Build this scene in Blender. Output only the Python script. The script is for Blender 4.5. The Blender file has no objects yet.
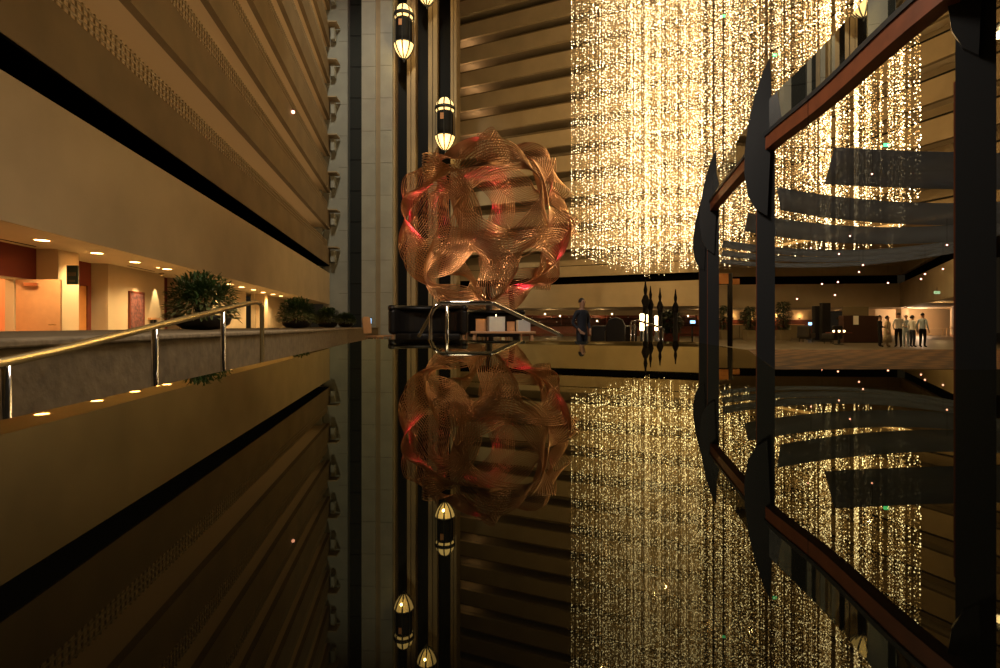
import bpy, bmesh, math, random
import numpy as np
from mathutils import Vector, Matrix

sc = bpy.context.scene
C = sc.collection
RND = random.Random(7)
EYE = 1.1                                   # lens height above the lobby floor
# ------------------------------------------------------------------ camera
cd = bpy.data.cameras.new('camera'); cam = bpy.data.objects.new('camera', cd); C.objects.link(cam)
cam.location = (0, 0, EYE); cam.rotation_euler = (math.pi/2, 0, 0)
cd.sensor_width = 36; cd.lens = 18.0; cd.shift_y = -0.008; cd.clip_start = .02; cd.clip_end = 400
sc.camera = cam
# ------------------------------------------------------------------ world, exposure
w = bpy.data.worlds.new('world'); sc.world = w; w.use_nodes = True
bg = w.node_tree.nodes['Background']
bg.inputs[0].default_value = (1.0, .72, .40, 1); bg.inputs[1].default_value = .010
sc.view_settings.view_transform = 'Standard'; sc.view_settings.look = 'None'
sc.view_settings.exposure = 0.0; sc.view_settings.gamma = 1; sc.view_settings.use_curve_mapping = False
try:
    sc.cycles.use_denoising = True
    sc.cycles.sample_clamp_indirect = 3.0
    sc.cycles.max_bounces = 6
except Exception: pass
WARM = (1.0, .62, .26)
def lamp(kind, loc, power, color=WARM, size=.1, target=None, cone=60, blend=.6):
    d = bpy.data.lights.new('lamp_light', kind); d.energy = power; d.color = color
    if kind == 'AREA': d.size = size
    else: d.shadow_soft_size = size
    if kind == 'SPOT': d.spot_size = math.radians(cone); d.spot_blend = blend
    o = bpy.data.objects.new('lamp_light', d); C.objects.link(o); o.location = loc
    if target is not None:
        o.rotation_euler = (Vector(target)-Vector(loc)).to_track_quat('-Z', 'Y').to_euler()
    return o
# the glow of the hanging light curtain (its strands fill the volume A + s*B + t*D)
CA, CD, CB = np.array([4.3, 30.]), np.array([8.2, 11.8]), np.array([9.3, -13.8])
for s in (.08, .36, .64, .92):
    for t in (.15, .85):
        p = CA + CB*s + CD*t
        for z in (8.5, 15, 22):
            lamp('POINT', (p[0], p[1], z), 270 if t < .5 else 440, (1.0, .60, .22), 0)

lamp('SPOT', (-8, 22, 40), 20000, (1.0, .88, .64), 1.0, (-14, 48, 17), 60, .8)      # added spot that brightens the tower, its source is made up
# ------------------------------------------------------------------ materials
def mat(name, col, rough=.6, metal=0, noise=0, nscale=6, emit=None, estr=0, spec=.5, ior=None, bump=0, col2=None):
    m = bpy.data.materials.new(name); m.use_nodes = True
    nt = m.node_tree; b = nt.nodes['Principled BSDF']
    b.inputs['Base Color'].default_value = (*col, 1); b.inputs['Roughness'].default_value = rough
    b.inputs['Metallic'].default_value = metal; b.inputs['Specular IOR Level'].default_value = spec
    if ior: b.inputs['IOR'].default_value = ior
    if noise or col2:
        tc = nt.nodes.new('ShaderNodeTexCoord'); nz = nt.nodes.new('ShaderNodeTexNoise')
        nz.inputs['Scale'].default_value = nscale; nz.inputs['Detail'].default_value = 5
        nt.links.new(tc.outputs['Object'], nz.inputs['Vector'])
        r = nt.nodes.new('ShaderNodeValToRGB'); nt.links.new(nz.outputs['Fac'], r.inputs['Fac'])
        c2 = col2 or tuple(c*(1-noise) for c in col)
        r.color_ramp.elements[0].position = .35; r.color_ramp.elements[1].position = .65
        r.color_ramp.elements[0].color = (*c2, 1); r.color_ramp.elements[1].color = (*col, 1)
        nt.links.new(r.outputs['Color'], b.inputs['Base Color'])
        if bump:
            bp = nt.nodes.new('ShaderNodeBump'); bp.inputs['Strength'].default_value = bump
            bp.inputs['Distance'].default_value = .03
            nt.links.new(nz.outputs['Fac'], bp.inputs['Height']); nt.links.new(bp.outputs['Normal'], b.inputs['Normal'])
    if emit:
        b.inputs['Emission Color'].default_value = (*emit, 1); b.inputs['Emission Strength'].default_value = estr
    return m
M = dict(
    plaster=mat('warm plaster', (.52, .42, .27), .8, noise=.14, nscale=.5),
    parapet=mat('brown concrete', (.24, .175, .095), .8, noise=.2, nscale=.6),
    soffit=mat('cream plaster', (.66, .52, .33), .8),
    corridor=mat('brown corridor paint', (.34, .28, .19), .8),
    tower=mat('grey concrete', (.30, .31, .285), .8, noise=.12, nscale=.8),
    towerwarm=mat('tan concrete', (.34, .27, .17), .8, noise=.1, nscale=.8),
    glazed=mat('dark glazing', (.022, .024, .022), .6, spec=.2), backplaster=mat('plaster with painted light', (.64, .52, .34), .8, noise=.12, nscale=.5),  # backplaster: plaster copy lightened to paint in light on the back wall
    pale=mat('pale bounce surface', (.62, .52, .36), .5, noise=.1, nscale=2),
    signgreen=mat('dark green sign', (.025, .05, .035), .5),
    exitpale=mat('exit panel', (.5, .8, .55), .4, emit=(.45, .8, .42), estr=.75), exitletter=mat('exit letter', (.02, .3, .08), .5),
    leafdark=mat('shaded leaf', (.012, .026, .008), .6),  # leaf copy with the silhouette shade put into its colour
    copingstone=mat('coping stone', (.30, .24, .15), .85, noise=.35, nscale=14, bump=.3),
    dimparapet=mat('dark brown concrete', (.15, .11, .058), .85, noise=.2, nscale=.6),  # brown concrete copy, dimness of the right wall painted into it
    joint=mat('joint mortar', (.16, .15, .13), .9),
    black=mat('black paint', (.008, .008, .008), .7, spec=.2),
    dark=mat('dark void', (.010, .009, .007), 1, spec=.05), void=mat('black painted shade', (.004, .0035, .003), 1, spec=0),  # void: near-black colour that paints in the shade of open slots
    steel=mat('dark steel', (.024, .028, .031), .5, .1),
    grille=mat('bronze bars', (.30, .23, .13), .5, .4),
    cement=mat('planter concrete', (.18, .135, .07), .85, noise=.3, nscale=9, bump=.4),
    copper=mat('copper tube', (.62, .37, .23), .30, 1),
    chrome=mat('polished chrome', (.8, .78, .74), .12, 1),
    brass=mat('brushed brass', (.62, .52, .28), .26, 1),
    darkwood=mat('dark walnut', (.035, .014, .008), .5),
    redwood=mat('red mahogany', (.16, .035, .016), .4, noise=.3, nscale=4),
    beamwood=mat('cherry beam', (.22, .062, .02), .5, noise=.25, nscale=5),
    tanwood=mat('tan veneer', (.55, .30, .14), .5, noise=.1, nscale=5),
    orangewood=mat('orange veneer', (.48, .20, .05), .5, noise=.1, nscale=5),
    redpaint=mat('dark red paint', (.20, .035, .02), .7),
    pink=mat('pink painted room light', (.80, .42, .26), .7),  # pinkish light of the room put into its wall colour
    artwork=mat('mottled weave', (.20, .07, .055), .8, nscale=9, col2=(.07, .028, .028)),
    leaf=mat('dark leaf', (.045, .10, .022), .5),
    leaf2=mat('pale leaf', (.17, .20, .07), .5),
    bowl=mat('black bowl', (.015, .012, .010), .35),
    soil=mat('dark soil', (.03, .02, .012), .9),
    leather=mat('black leather', (.012, .011, .010), .38),
    fabric=None,
    skin=mat('skin', (.42, .24, .15), .6),
    hair=mat('dark hair', (.015, .010, .008), .6),
    white=mat('white cotton', (.70, .68, .62), .8), navy=mat('navy cloth', (.018, .022, .034), .8),
    beige=mat('beige cloth', (.42, .33, .20), .8), blue=mat('pale blue cloth', (.36, .43, .48), .8),
    charcoal=mat('charcoal cloth', (.014, .013, .013), .9, spec=.1),
    paper=mat('white paper', (.75, .72, .62), .7),
    olive=mat('olive paint', (.13, .10, .05), .7),
    granitebase=mat('counter base', (.02, .018, .016), .6),
    lampwhite=mat('warm lens', (1, .8, .5), .5, emit=(1, .72, .38), estr=7),
    lampyellow=mat('opal glass', (1, .8, .4), .4, emit=(1, .66, .24), estr=1.9),
    lampglow=mat('glowing glass', (1, .8, .5), .4, emit=(1, .70, .36), estr=6),
    lampred=mat('pink bulb', (1, .5, .4), .4, emit=(1, .42, .30), estr=5),
    exitgreen=mat('green sign', (.1, .8, .3), .4, emit=(.12, .9, .35), estr=2.0),
    screen=mat('lit screen', (.2, .4, .8), .3, emit=(.35, .62, 1), estr=2.4),
    bottle=mat('bottle glass', (.05, .03, .015), .15), tile=None, carpet=None, slab=None, glass=None)

def node_mat(name):
    m = bpy.data.materials.new(name); m.use_nodes = True; nt = m.node_tree
    nt.nodes.clear(); out = nt.nodes.new('ShaderNodeOutputMaterial'); return m, nt, out
# swagged scrim fabric: partly see-through cloth
m, nt, out = node_mat('grey scrim')
d = nt.nodes.new('ShaderNodeBsdfPrincipled'); d.inputs['Base Color'].default_value = (.11, .12, .14, 1); d.inputs['Roughness'].default_value = .8
tl = nt.nodes.new('ShaderNodeBsdfTranslucent'); tl.inputs[0].default_value = (.17, .21, .31, 1); m2 = nt.nodes.new('ShaderNodeMixShader'); m2.inputs[0].default_value = .6
t = nt.nodes.new('ShaderNodeBsdfTransparent'); mx = nt.nodes.new('ShaderNodeMixShader'); mx.inputs[0].default_value = .86
nt.links.new(d.outputs[0], m2.inputs[1]); nt.links.new(tl.outputs[0], m2.inputs[2])
nt.links.new(t.outputs[0], mx.inputs[1]); nt.links.new(m2.outputs[0], mx.inputs[2]); nt.links.new(mx.outputs[0], out.inputs[0]); M['fabric'] = m
# mirror-dark polished granite
m, nt, out = node_mat('polished black granite')
d = nt.nodes.new('ShaderNodeBsdfDiffuse'); d.inputs[0].default_value = (.004, .004, .003, 1)
g = nt.nodes.new('ShaderNodeBsdfGlossy'); g.inputs['Color'].default_value = (.92, .90, .66, 1); g.inputs['Roughness'].default_value = .012
f = nt.nodes.new('ShaderNodeFresnel'); f.inputs[0].default_value = 1.43
mx = nt.nodes.new('ShaderNodeMixShader'); nt.links.new(f.outputs[0], mx.inputs[0]); nt.links.new(d.outputs[0], mx.inputs[1]); nt.links.new(g.outputs[0], mx.inputs[2])
nt.links.new(mx.outputs[0], out.inputs[0]); M['slab'] = m
# reflective transom glass
m, nt, out = node_mat('reflective glass')
d = nt.nodes.new('ShaderNodeBsdfDiffuse'); d.inputs[0].default_value = (.02, .018, .012, 1)
g = nt.nodes.new('ShaderNodeBsdfGlossy'); g.inputs['Color'].default_value = (.85, .87, .85, 1); g.inputs['Roughness'].default_value = .01
mx = nt.nodes.new('ShaderNodeMixShader'); mx.inputs[0].default_value = .75
nt.links.new(d.outputs[0], mx.inputs[1]); nt.links.new(g.outputs[0], mx.inputs[2]); nt.links.new(mx.outputs[0], out.inputs[0]); M['glass'] = m
# stone floor
m, nt, out = node_mat('stone tile floor')
tc = nt.nodes.new('ShaderNodeTexCoord'); br = nt.nodes.new('ShaderNodeTexBrick'); br.offset = 0
br.inputs['Color1'].default_value = (.075, .062, .038, 1); br.inputs['Color2'].default_value = (.065, .054, .034, 1); br.inputs['Mortar'].default_value = (.08, .065, .04, 1)
br.inputs['Scale'].default_value = 1; br.inputs['Mortar Size'].default_value = .008; br.inputs['Brick Width'].default_value = .6; br.inputs['Row Height'].default_value = .6
d = nt.nodes.new('ShaderNodeBsdfPrincipled'); d.inputs['Roughness'].default_value = .42
nt.links.new(tc.outputs['Object'], br.inputs['Vector']); nt.links.new(br.outputs['Color'], d.inputs['Base Color']); nt.links.new(d.outputs[0], out.inputs[0]); M['tile'] = m
# patterned carpet
m, nt, out = node_mat('patterned carpet')
tc = nt.nodes.new('ShaderNodeTexCoord'); mp = nt.nodes.new('ShaderNodeMapping'); mp.inputs['Rotation'].default_value = (0, 0, .78)
ck = nt.nodes.new('ShaderNodeTexVoronoi'); ck.inputs['Scale'].default_value = 1.6; ck.inputs['Randomness'].default_value = .35
rp = nt.nodes.new('ShaderNodeValToRGB'); rp.color_ramp.elements[0].color = (.17, .085, .026, 1); rp.color_ramp.elements[1].color = (.045, .02, .007, 1)
rp.color_ramp.elements[0].position = .2; rp.color_ramp.elements[1].position = .5
d = nt.nodes.new('ShaderNodeBsdfPrincipled'); d.inputs['Roughness'].default_value = .95
nt.links.new(tc.outputs['Object'], mp.inputs[0]); nt.links.new(mp.outputs[0], ck.inputs['Vector']); nt.links.new(ck.outputs['Distance'], rp.inputs[0])
nt.links.new(rp.outputs[0], d.inputs['Base Color']); nt.links.new(d.outputs[0], out.inputs[0]); M['carpet'] = m

# ------------------------------------------------------------------ helpers
def at(px, py, d):                           # a photo pixel at depth d -> a point of the place
    return Vector(((px-500)/500*d, d, EYE-(py-326)/500*d))
def gz(x, y): return .012 if 2.4 < x < 30 and 12.6 < y < 23.2 else 0.0
class MB:
    def __init__(s): s.v = []; s.f = []; s.mi = []
    def add(s, vs, fs, mi=0):
        o = len(s.v); s.v += [tuple(v) for v in vs]
        for f in fs: s.f.append(tuple(i+o for i in f)); s.mi.append(mi)
        return s
    def box(s, c, d, mi=0, R=None):
        x, y, z = d[0]/2, d[1]/2, d[2]/2
        vs = [Vector((a*x, b*y, e*z)) for e in (-1, 1) for b in (-1, 1) for a in (-1, 1)]
        if R is not None: vs = [R @ v for v in vs]
        c = Vector(c)
        return s.add([v+c for v in vs], [(0, 2, 3, 1), (4, 5, 7, 6), (0, 1, 5, 4), (2, 6, 7, 3), (0, 4, 6, 2), (1, 3, 7, 5)], mi)
    def prism(s, poly, z0, z1, mi=0):        # counter-clockwise outline in plan
        n = len(poly)
        vs = [(x, y, z0) for x, y in poly]+[(x, y, z1) for x, y in poly]
        return s.add(vs, [tuple(range(n-1, -1, -1)), tuple(range(n, 2*n))]+[(i, (i+1) % n, n+(i+1) % n, n+i) for i in range(n)], mi)
    def plate(s, outline, origin, ux, uy, un, th, mi=0):   # outline (a,b) in the plane of ux,uy thickened along un
        n = len(outline); o = Vector(origin); ux = Vector(ux); uy = Vector(uy); un = Vector(un)
        vs = [o+ux*a+uy*b-un*th/2 for a, b in outline]+[o+ux*a+uy*b+un*th/2 for a, b in outline]
        return s.add(vs, [tuple(range(n-1, -1, -1)), tuple(range(n, 2*n))]+[(i, (i+1) % n, n+(i+1) % n, n+i) for i in range(n)], mi)
    def lathe(s, prof, c=(0, 0, 0), n=20, mi=0, a0=0, a1=2*math.pi, cap=True):
        full = abs(a1-a0-2*math.pi) < 1e-6; k = n if full else n+1; vs = []
        for r, z in prof:
            for i in range(k):
                a = a0+(a1-a0)*i/n
                vs.append((c[0]+r*math.cos(a), c[1]+r*math.sin(a), c[2]+z))
        fs = []
        for j in range(len(prof)-1):
            for i in range(n):
                i2 = (i+1) % k; fs.append((j*k+i, j*k+i2, (j+1)*k+i2, (j+1)*k+i))
        if full and cap:
            if prof[0][0] > 1e-5: fs.append(tuple(range(k-1, -1, -1)))
            if prof[-1][0] > 1e-5: fs.append(tuple((len(prof)-1)*k+i for i in range(k)))
        return s.add(vs, fs, mi)
    def tube(s, pts, r, n=8, closed=False, mi=0):
        pts = [Vector(p) for p in pts]; m = len(pts); vs = []; fs = []; prev = None
        for i, p in enumerate(pts):
            a = pts[i-1] if (i > 0 or closed) else p; b = pts[(i+1) % m] if (i < m-1 or closed) else p
            t = (b-a).normalized()
            if prev is None: prev = t.orthogonal().normalized()
            u = (prev-t*prev.dot(t)).normalized(); prev = u; v = t.cross(u)
            rr = r[i] if isinstance(r, (list, tuple)) else r
            vs += [p+(u*math.cos(2*math.pi*k/n)+v*math.sin(2*math.pi*k/n))*rr for k in range(n)]
        for i in range(m if closed else m-1):
            j = (i+1) % m
            for k in range(n): fs.append((i*n+k, i*n+(k+1) % n, j*n+(k+1) % n, j*n+k))
        if not closed: fs += [tuple(range(n-1, -1, -1)), tuple((m-1)*n+k for k in range(n))]
        return s.add(vs, fs, mi)
    def sphere(s, c, r, n=12, k=8, mi=0, sz=1):
        return s.lathe([(r*math.sin(math.pi*i/k), -r*sz*math.cos(math.pi*i/k)) for i in range(k+1)], c, n, mi)
    def leaf(s, p, d, L, W, droop, mi=0):
        p = Vector(p); d = Vector(d).normalized(); side = d.cross(Vector((0, 0, 1)))
        if side.length < 1e-3: side = Vector((1, 0, 0))
        side.normalize(); up = side.cross(d); q = [p]
        for t in (.35, .7, 1): q.append(p+d*L*t+Vector((0, 0, -droop*L*t*t)))
        vs = [q[0], q[1]+side*W/2, q[1]-side*W/2, q[2]+side*W*.42, q[2]-side*W*.42, q[3], q[1]-up*W*.2, q[2]-up*W*.2]
        return s.add(vs, [(0, 1, 6), (0, 6, 2), (1, 3, 7, 6), (6, 7, 4, 2), (3, 5, 7), (7, 5, 4)], mi)
    def build(s, name, mats, parent=None, smooth=False, loc=None):
        me = bpy.data.meshes.new(name); me.from_pydata(s.v, [], s.f)
        for m in (mats if isinstance(mats, (list, tuple)) else [mats]): me.materials.append(m)
        me.polygons.foreach_set('material_index', s.mi)
        if smooth: me.polygons.foreach_set('use_smooth', [True]*len(s.f))
        me.update(); o = bpy.data.objects.new(name, me); C.objects.link(o)
        if parent: o.parent = parent
        if loc is not None: o.location = loc
        return o
def tag(o, label, cat, group=None, kind=None):
    o['label'] = label; o['category'] = cat
    if group: o['group'] = group
    if kind: o['kind'] = kind
    return o
def thing(name, label, cat, loc=(0, 0, 0), rz=0, group=None):
    o = bpy.data.objects.new(name, None); C.objects.link(o); o.location = loc; o.rotation_euler = (0, 0, rz)
    o.empty_display_size = .2
    return tag(o, label, cat, group)
def struct(o, parent=None):
    if not parent: o['kind'] = 'structure'
    return o
def sroot(name):
    o = bpy.data.objects.new(name, None); C.objects.link(o); o['kind'] = 'structure'; return o
def bevel(o, wd=.01, seg=2):
    b = o.modifiers.new('bevel', 'BEVEL'); b.width = wd; b.segments = seg; b.limit_method = 'ANGLE'; return o
def copy_tree(o, parent=None):
    c = o.copy(); C.objects.link(c)
    if parent: c.parent = parent
    for ch in list(o.children): copy_tree(ch, c)
    return c
class Frame:                                  # a wall's own axes: s along it, t behind its face, z up
    def __init__(f, o, u, back):
        f.o = Vector((*o, 0)); f.u = Vector((*u, 0)).normalized(); f.n = Vector((*back, 0)).normalized()
        f.R = Matrix((f.u, f.n, Vector((0, 0, 1)))).transposed()
    def p(f, s, t, z): return f.o+f.u*s+f.n*t+Vector((0, 0, z))
    def box(f, mb, s0, s1, t0, t1, z0, z1, mi=0):
        mb.box(f.p((s0+s1)/2, (t0+t1)/2, (z0+z1)/2), (abs(s1-s0), abs(t1-t0), abs(z1-z0)), mi, f.R)
# ================================================================== SETTING
struct(MB().box((8, 38, -.1), (140, 110, .2)).build('floor', M['tile']))
# ---- left side: bulkhead over a corridor, then open galleries with parapets and railings
L = Frame((-8.2, 0), (-.17, 1), (-1, -.17)); S0, S1 = -3, 48.7
wl = sroot('wall_left')
b = MB(); L.box(b, S0, S1, 0, .35, 3.2, 6.18); b.build('bulkhead', M['plaster'], wl)
zs = 1.1+8.2*.71                               # underside of the first gallery parapet
floors = []
for k in range(10):
    z0 = zs if k == 0 else 1.1+8.2*(1.14+.432*(k-1))
    floors.append(z0)
for k, z0 in enumerate(floors):
    h = 1.55; b = MB()
    L.box(b, S0, S1+.9, 0, .3, z0, z0+h)
    b.build('parapet', M['parapet'], wl)
    b = MB(); L.box(b, S0, S1+1.2, .3, 3.2, z0, z0+.3); b.build('gallery_slab', M['soffit'], wl)
    b = MB(); gh = .8 if k == 0 else 1.0; n = int((S1-S0)/.24)
    for i in range(n): L.box(b, S0+i*.24, S0+i*.24+.045, .18, .225, z0+h, z0+h+gh)
    for q in range(4): L.box(b, S0, S1, .175, .23, z0+h+gh*(q+.4)/4, z0+h+gh*(q+.4)/4+.05)
    b.build('railing', M['grille'], wl)
    zt = floors[k+1] if k+1 < len(floors) else z0+3.5
    b = MB(); L.box(b, S0, S1-.6, 3.0, 3.2, z0+.3, zt); b.build('gallery_wall', M['soffit'], wl)
    b = MB(); L.box(b, S1-.6, S1-.3, .6, 3.0, z0+.3, zt); b.build('end_wall', M['tower'], wl)
    if k < 8:
        lg = bpy.data.lights.new('gallery_light', 'AREA'); lg.shape = 'RECTANGLE'; lg.size = 44; lg.size_y = .15; lg.energy = 95; lg.color = (1, .66, .32)
        lo = bpy.data.objects.new('gallery_light', lg); C.objects.link(lo); q = L.p(24, .75, z0+1.3); lo.location = q
        lo.rotation_euler = (math.pi, 0, math.atan2(L.u.y, L.u.x))
    b = MB(); b.box(((327-500)/500*47.6-.0+.5, 47.6, z0+1.62), (1.15, 1.2, .12)); b.build('end_landing', M['corridor'], wl)
    b = MB(); b.box(((333.5-500)/500*47.9, 47.9, z0+.85), (.36, .6, 1.1)); b.build('end_panel', M['tower'], wl)
b = MB(); L.box(b, S0, S1, 1.4, 1.5, 6.1, zs+.3); L.box(b, S0, S1, .02, 1.4, zs-.06, zs-.001); L.box(b, S0, S1, .3, 1.4, 6.05, 6.12); b.build('painted_shade_slot', M['void'], wl)  # black boards lining the slot, its shade is in their colour
L2 = Frame(tuple(L.p(.36, 0, 0).xy), (-.17, 1), (-1, -.17))
# corridor under the bulkhead
cl = sroot('ceiling_corridor'); b = MB(); L.box(b, S0, S1, .35, 3.6, 3.2, 3.4); b.build('soffit_panel', M['plaster'], cl)
b = MB()
for s0 in (11.5, 17.6, 25): L2.box(b, s0, s0+1.8, 1.75, 1.8, 3.19, 3.199)
b.build('air_slot', M['dark'], cl)
struct(MB().add([L.p(S0, 3.3-3.6, .02), L.p(S1, -.3, .02), L.p(S1, 4.6, .02), L.p(S0, 4.6, .02)], [(0, 3, 2, 1)]).build('bounce_floor_corridor', M['pale']))  # unseen pale sheet added to bounce the downlights onto the ceiling
wc = sroot('wall_left_corridor'); b = MB(); T = 2.1
def seg(a, c, t=T, z0=0, z1=3.2, mi=0): L2.box(b, a, c, t, t+.2, z0, z1, mi)
seg(-3, 11.6); seg(13.06, 14.65); seg(17.07, 20.9); seg(22.3, 31); seg(32.6, S1)
seg(14.4, 17.3, T+.6); seg(20.9, 22.3, T+.6); seg(31, 32.6, T+.6)
for a, c in ((14.5, 14.5), (17.1, 17.1), (20.9, 20.9), (22.3, 22.3)): L2.box(b, a-.03, a+.03, T+.05, T+.75, 0, 3.2)
L2.box(b, 11.6, 13.06, T, T+.2, 2.3, 2.45)
b.build('corridor_wall', M['plaster'], wc)
b = MB(); L2.box(b, 9.0, 13.8, T-.02, T+.18, 2.36, 3.2); L2.box(b, 14.55, 17.05, T+.5, T+.6, 2.42, 3.2); L2.box(b, 16.8, 17.05, T+.5, T+.6, 0, 2.42)
L2.box(b, 20.93, 22.27, T+.5, T+.6, 0, 3.2); b.build('red_panel', M['redpaint'], wc)
b = MB(); L2.box(b, 13.8, 14.65, T-.55, T, 0, 3.2); L2.box(b, 24.5, 25.2, T-.5, T, 0, 3.2); L2.box(b, 33, 33.7, T-.5, T, 0, 3.2); b.build('pier', M['soffit'], wc)
b = MB(); L2.box(b, 9.5, 14.2, T+2.4, T+2.5, 0, 3); L2.box(b, 9.4, 9.5, T+.2, T+2.4, 0, 3); L2.box(b, 14.2, 14.3, T+.8, T+2.4, 0, 3); L2.box(b, 9.4, 14.2, T+.2, T+2.5, 3, 3.1); b.build('lit_room', M['pink'], wc)
# open door leaf and the closed orange door
def place(o, v): o.location = v; return o
h1 = L2.p(13.06, T-.04, 0); e = sroot('door_1'); e.location = h1; e.rotation_euler = (0, 0, math.radians(2))
b = MB(); b.box((.58, 0, 1.16), (1.12, .05, 2.28)); bevel(b.build('door_leaf', M['tanwood'], e), .006)
b = MB(); b.box((.45, -.06, 2.17), (.34, .07, .08)); b.box((.28, -.05, 2.2), (.05, .06, .04)); b.build('door_closer', M['chrome'], e)
b = MB(); b.tube([(1.03, -.03, 1.13), (1.03, -.09, 1.13), (.90, -.09, 1.13)], .014); b.build('door_handle', M['brass'], e)
e = sroot('door_2'); b = MB(); L2.box(b, 15.2, 16.72, T+.44, T+.5, 0, 2.4); bevel(b.build('door_leaf', M['orangewood'], e), .006)
b = MB(); L2.box(b, 16.7, 16.8, T+.40, T+.5, 0, 2.42); L2.box(b, 15.1, 15.2, T+.40, T+.5, 0, 2.42); b.build('door_frame', M['redwood'], e)
# ---- elevator tower between the left galleries and the far wall
def tx(px, Y=47.): return (px-500)/500*Y
wt = sroot('wall_elevator_tower'); TY = 47.; TZ = 44
def strip(x0, x1, y0, y1, name, m, joints=False):
    b = MB(); b.box(((tx(x0)+tx(x1))/2, (y0+y1)/2, TZ/2), (tx(x1)-tx(x0), y1-y0, TZ))
    o = b.build(name, m, wt)
    return o
strip(318, 343, 48.4, 52, 'tower_pier', M['tower'])
strip(343, 361, 49.2, 52, 'glazed_strip', M['glazed'])
strip(361, 375, 47.2, 52, 'tower_pier', M['tower']); strip(375, 380.5, 47.35, 52, 'tower_rib', M['towerwarm'])
strip(380.5, 392.5, 47.0, 52, 'tower_pier', M['tower']); strip(391.2, 394, 47.4, 52, 'tower_rib', M['towerwarm'])
for x0, x1 in ((394, 406), (414.5, 427.5), (436.5, 450)): strip(x0, x1, 49.0, 52, 'elevator_shaft', M['black'])
for x0, x1 in ((406, 409.5), (410.5, 414.5), (427.5, 431.5), (432.5, 436.5), (450, 452.5), (453, 456)): strip(x0, x1, 47.5, 52, 'shaft_pier', M['towerwarm'])
strip(409.5, 410.5, 47.7, 52, 'shaft_pier', M['parapet']); strip(431.5, 432.5, 47.7, 52, 'shaft_pier', M['parapet'])
b = MB()
for k in range(14):
    z = 1.2+k*3.05
    for x0, x1, y in ((334, 343, 48.39), (361, 375, 47.19), (380.5, 392, 46.99)): b.box(((tx(x0)+tx(x1))/2, y, z), (tx(x1)-tx(x0), .01, .035))
b.build('panel_joint', M['joint'], wt)
b = MB()
for k in range(14): b.box((tx(352), 49.19, 2.2+k*3.05), (tx(361)-tx(343), .03, .09))
b.build('glazing_bar', M['black'], wt)
# ---- far wall: bulkhead, then galleries
B = Frame((-6, 60), (.925, -.38), (.38, .925)); BL = 28.2
wb = sroot('wall_back'); b = MB(); B.box(b, -1, BL, 0, .4, 3.1, 5.65); B.box(b, -1, BL, .02, .4, 6.45, 7.6)
b.build('bulkhead', M['plaster'], wb)
b = MB(); B.box(b, -1, BL, .02, .4, 7.68, 8.25); b.build('parapet', M['plaster'], wb)
b = MB(); B.box(b, -1, BL, .9, 1.0, 5.5, 6.5); B.box(b, -1, BL, .02, .9, 6.40, 6.449); B.box(b, -1, BL, .3, .4, 7.55, 7.72); b.build('painted_shade_slot', M['void'], wb)
for k in range(13):
    z0 = 6.0+2.85*(k+1)+.62; b = MB()
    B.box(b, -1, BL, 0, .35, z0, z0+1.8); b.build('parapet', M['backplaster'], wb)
    b = MB(); B.box(b, -1, BL, .06, .1, z0+.5, z0+.54); B.box(b, -1, BL, -.02, 0, z0+1.68, z0+1.8); b.build('coping', M['parapet'], wb)
    b = MB(); B.box(b, -1, BL, .35, 2.4, z0-.02, z0+.2); b.build('gallery_slab', M['corridor'], wb)
    b = MB(); B.box(b, -1, BL, 2.2, 2.4, z0-1.3, z0); b.build('gallery_wall', M['corridor'], wb)
for k in range(5, 10):                          # lamps lit beside the elevator lobby of some galleries
    lamp('POINT', B.p(1.6+.35*(10-k), 1.1, 6.0+2.85*(k+1)+.62-1.2), 55, (1, .60, .30), 0)
# ---- right wall of upper galleries
K = B.p(BL-.6, 0, 0); G = Frame((K.x, K.y), (.37, -.93), (.93, .37)); GL = 36
wr = sroot('wall_right')
zz = [7.4, 10.0, 12.5, 15.0, 17.5, 20, 22.5, 25, 27.5, 30, 32.5, 35, 37.5]
for z0 in zz:
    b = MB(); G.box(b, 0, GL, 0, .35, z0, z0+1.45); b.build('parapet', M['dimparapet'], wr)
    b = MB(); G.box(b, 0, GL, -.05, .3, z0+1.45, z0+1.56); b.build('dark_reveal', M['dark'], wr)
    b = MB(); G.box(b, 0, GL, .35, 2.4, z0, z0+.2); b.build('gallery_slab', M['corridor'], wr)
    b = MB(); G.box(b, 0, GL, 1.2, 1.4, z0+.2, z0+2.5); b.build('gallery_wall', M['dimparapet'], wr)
# ---- low front of the lobby bar and of the corridor on the right
KX = (20, 53); Q = (40.8, 51); E = (26.5, 27.7)
F = Frame(KX, (Q[0]-KX[0], Q[1]-KX[1]), (.1, 1)); FL = math.dist(KX, Q)
N = Frame(Q, (E[0]-Q[0], E[1]-Q[1]), (.852, -.524)); NL = math.dist(Q, E)
wf = sroot('wall_lobby_front'); b = MB()
for fr, ln in ((F, FL), (N, NL)):
    fr.box(b, 0, ln, 0, .35, 3.0, 5.45); fr.box(b, 0, ln, 0, .35, 6.3, 7.3)
b.build('bulkhead', M['plaster'], wf)
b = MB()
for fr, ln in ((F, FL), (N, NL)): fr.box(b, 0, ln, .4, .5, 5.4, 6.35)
b.build('painted_shade_slot', M['void'], wf)
struct(MB().prism([(18, 50), (26, 27), (45, 30), (45, 56), (20, 56)], 7.3, 7.5).build('ceiling_lobby', M['soffit']))
struct(MB().prism([(-6, 60.2), (20, 49.6), (20.3, 53.2), (41, 51.3), (29, 31), (55, 58), (55, 68), (-6, 68)], 3.1, 3.25).build('ceiling_bar', M['plaster']))
wbar = sroot('wall_bar'); b = MB()
b.box((17, 64, .95), (46, .3, 1.9)); b.build('panelling', M['redwood'], wbar)
b = MB(); b.box((17, 64, 2.5), (46, .3, 1.2)); b.build('upper_wall', M['plaster'], wbar)
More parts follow.
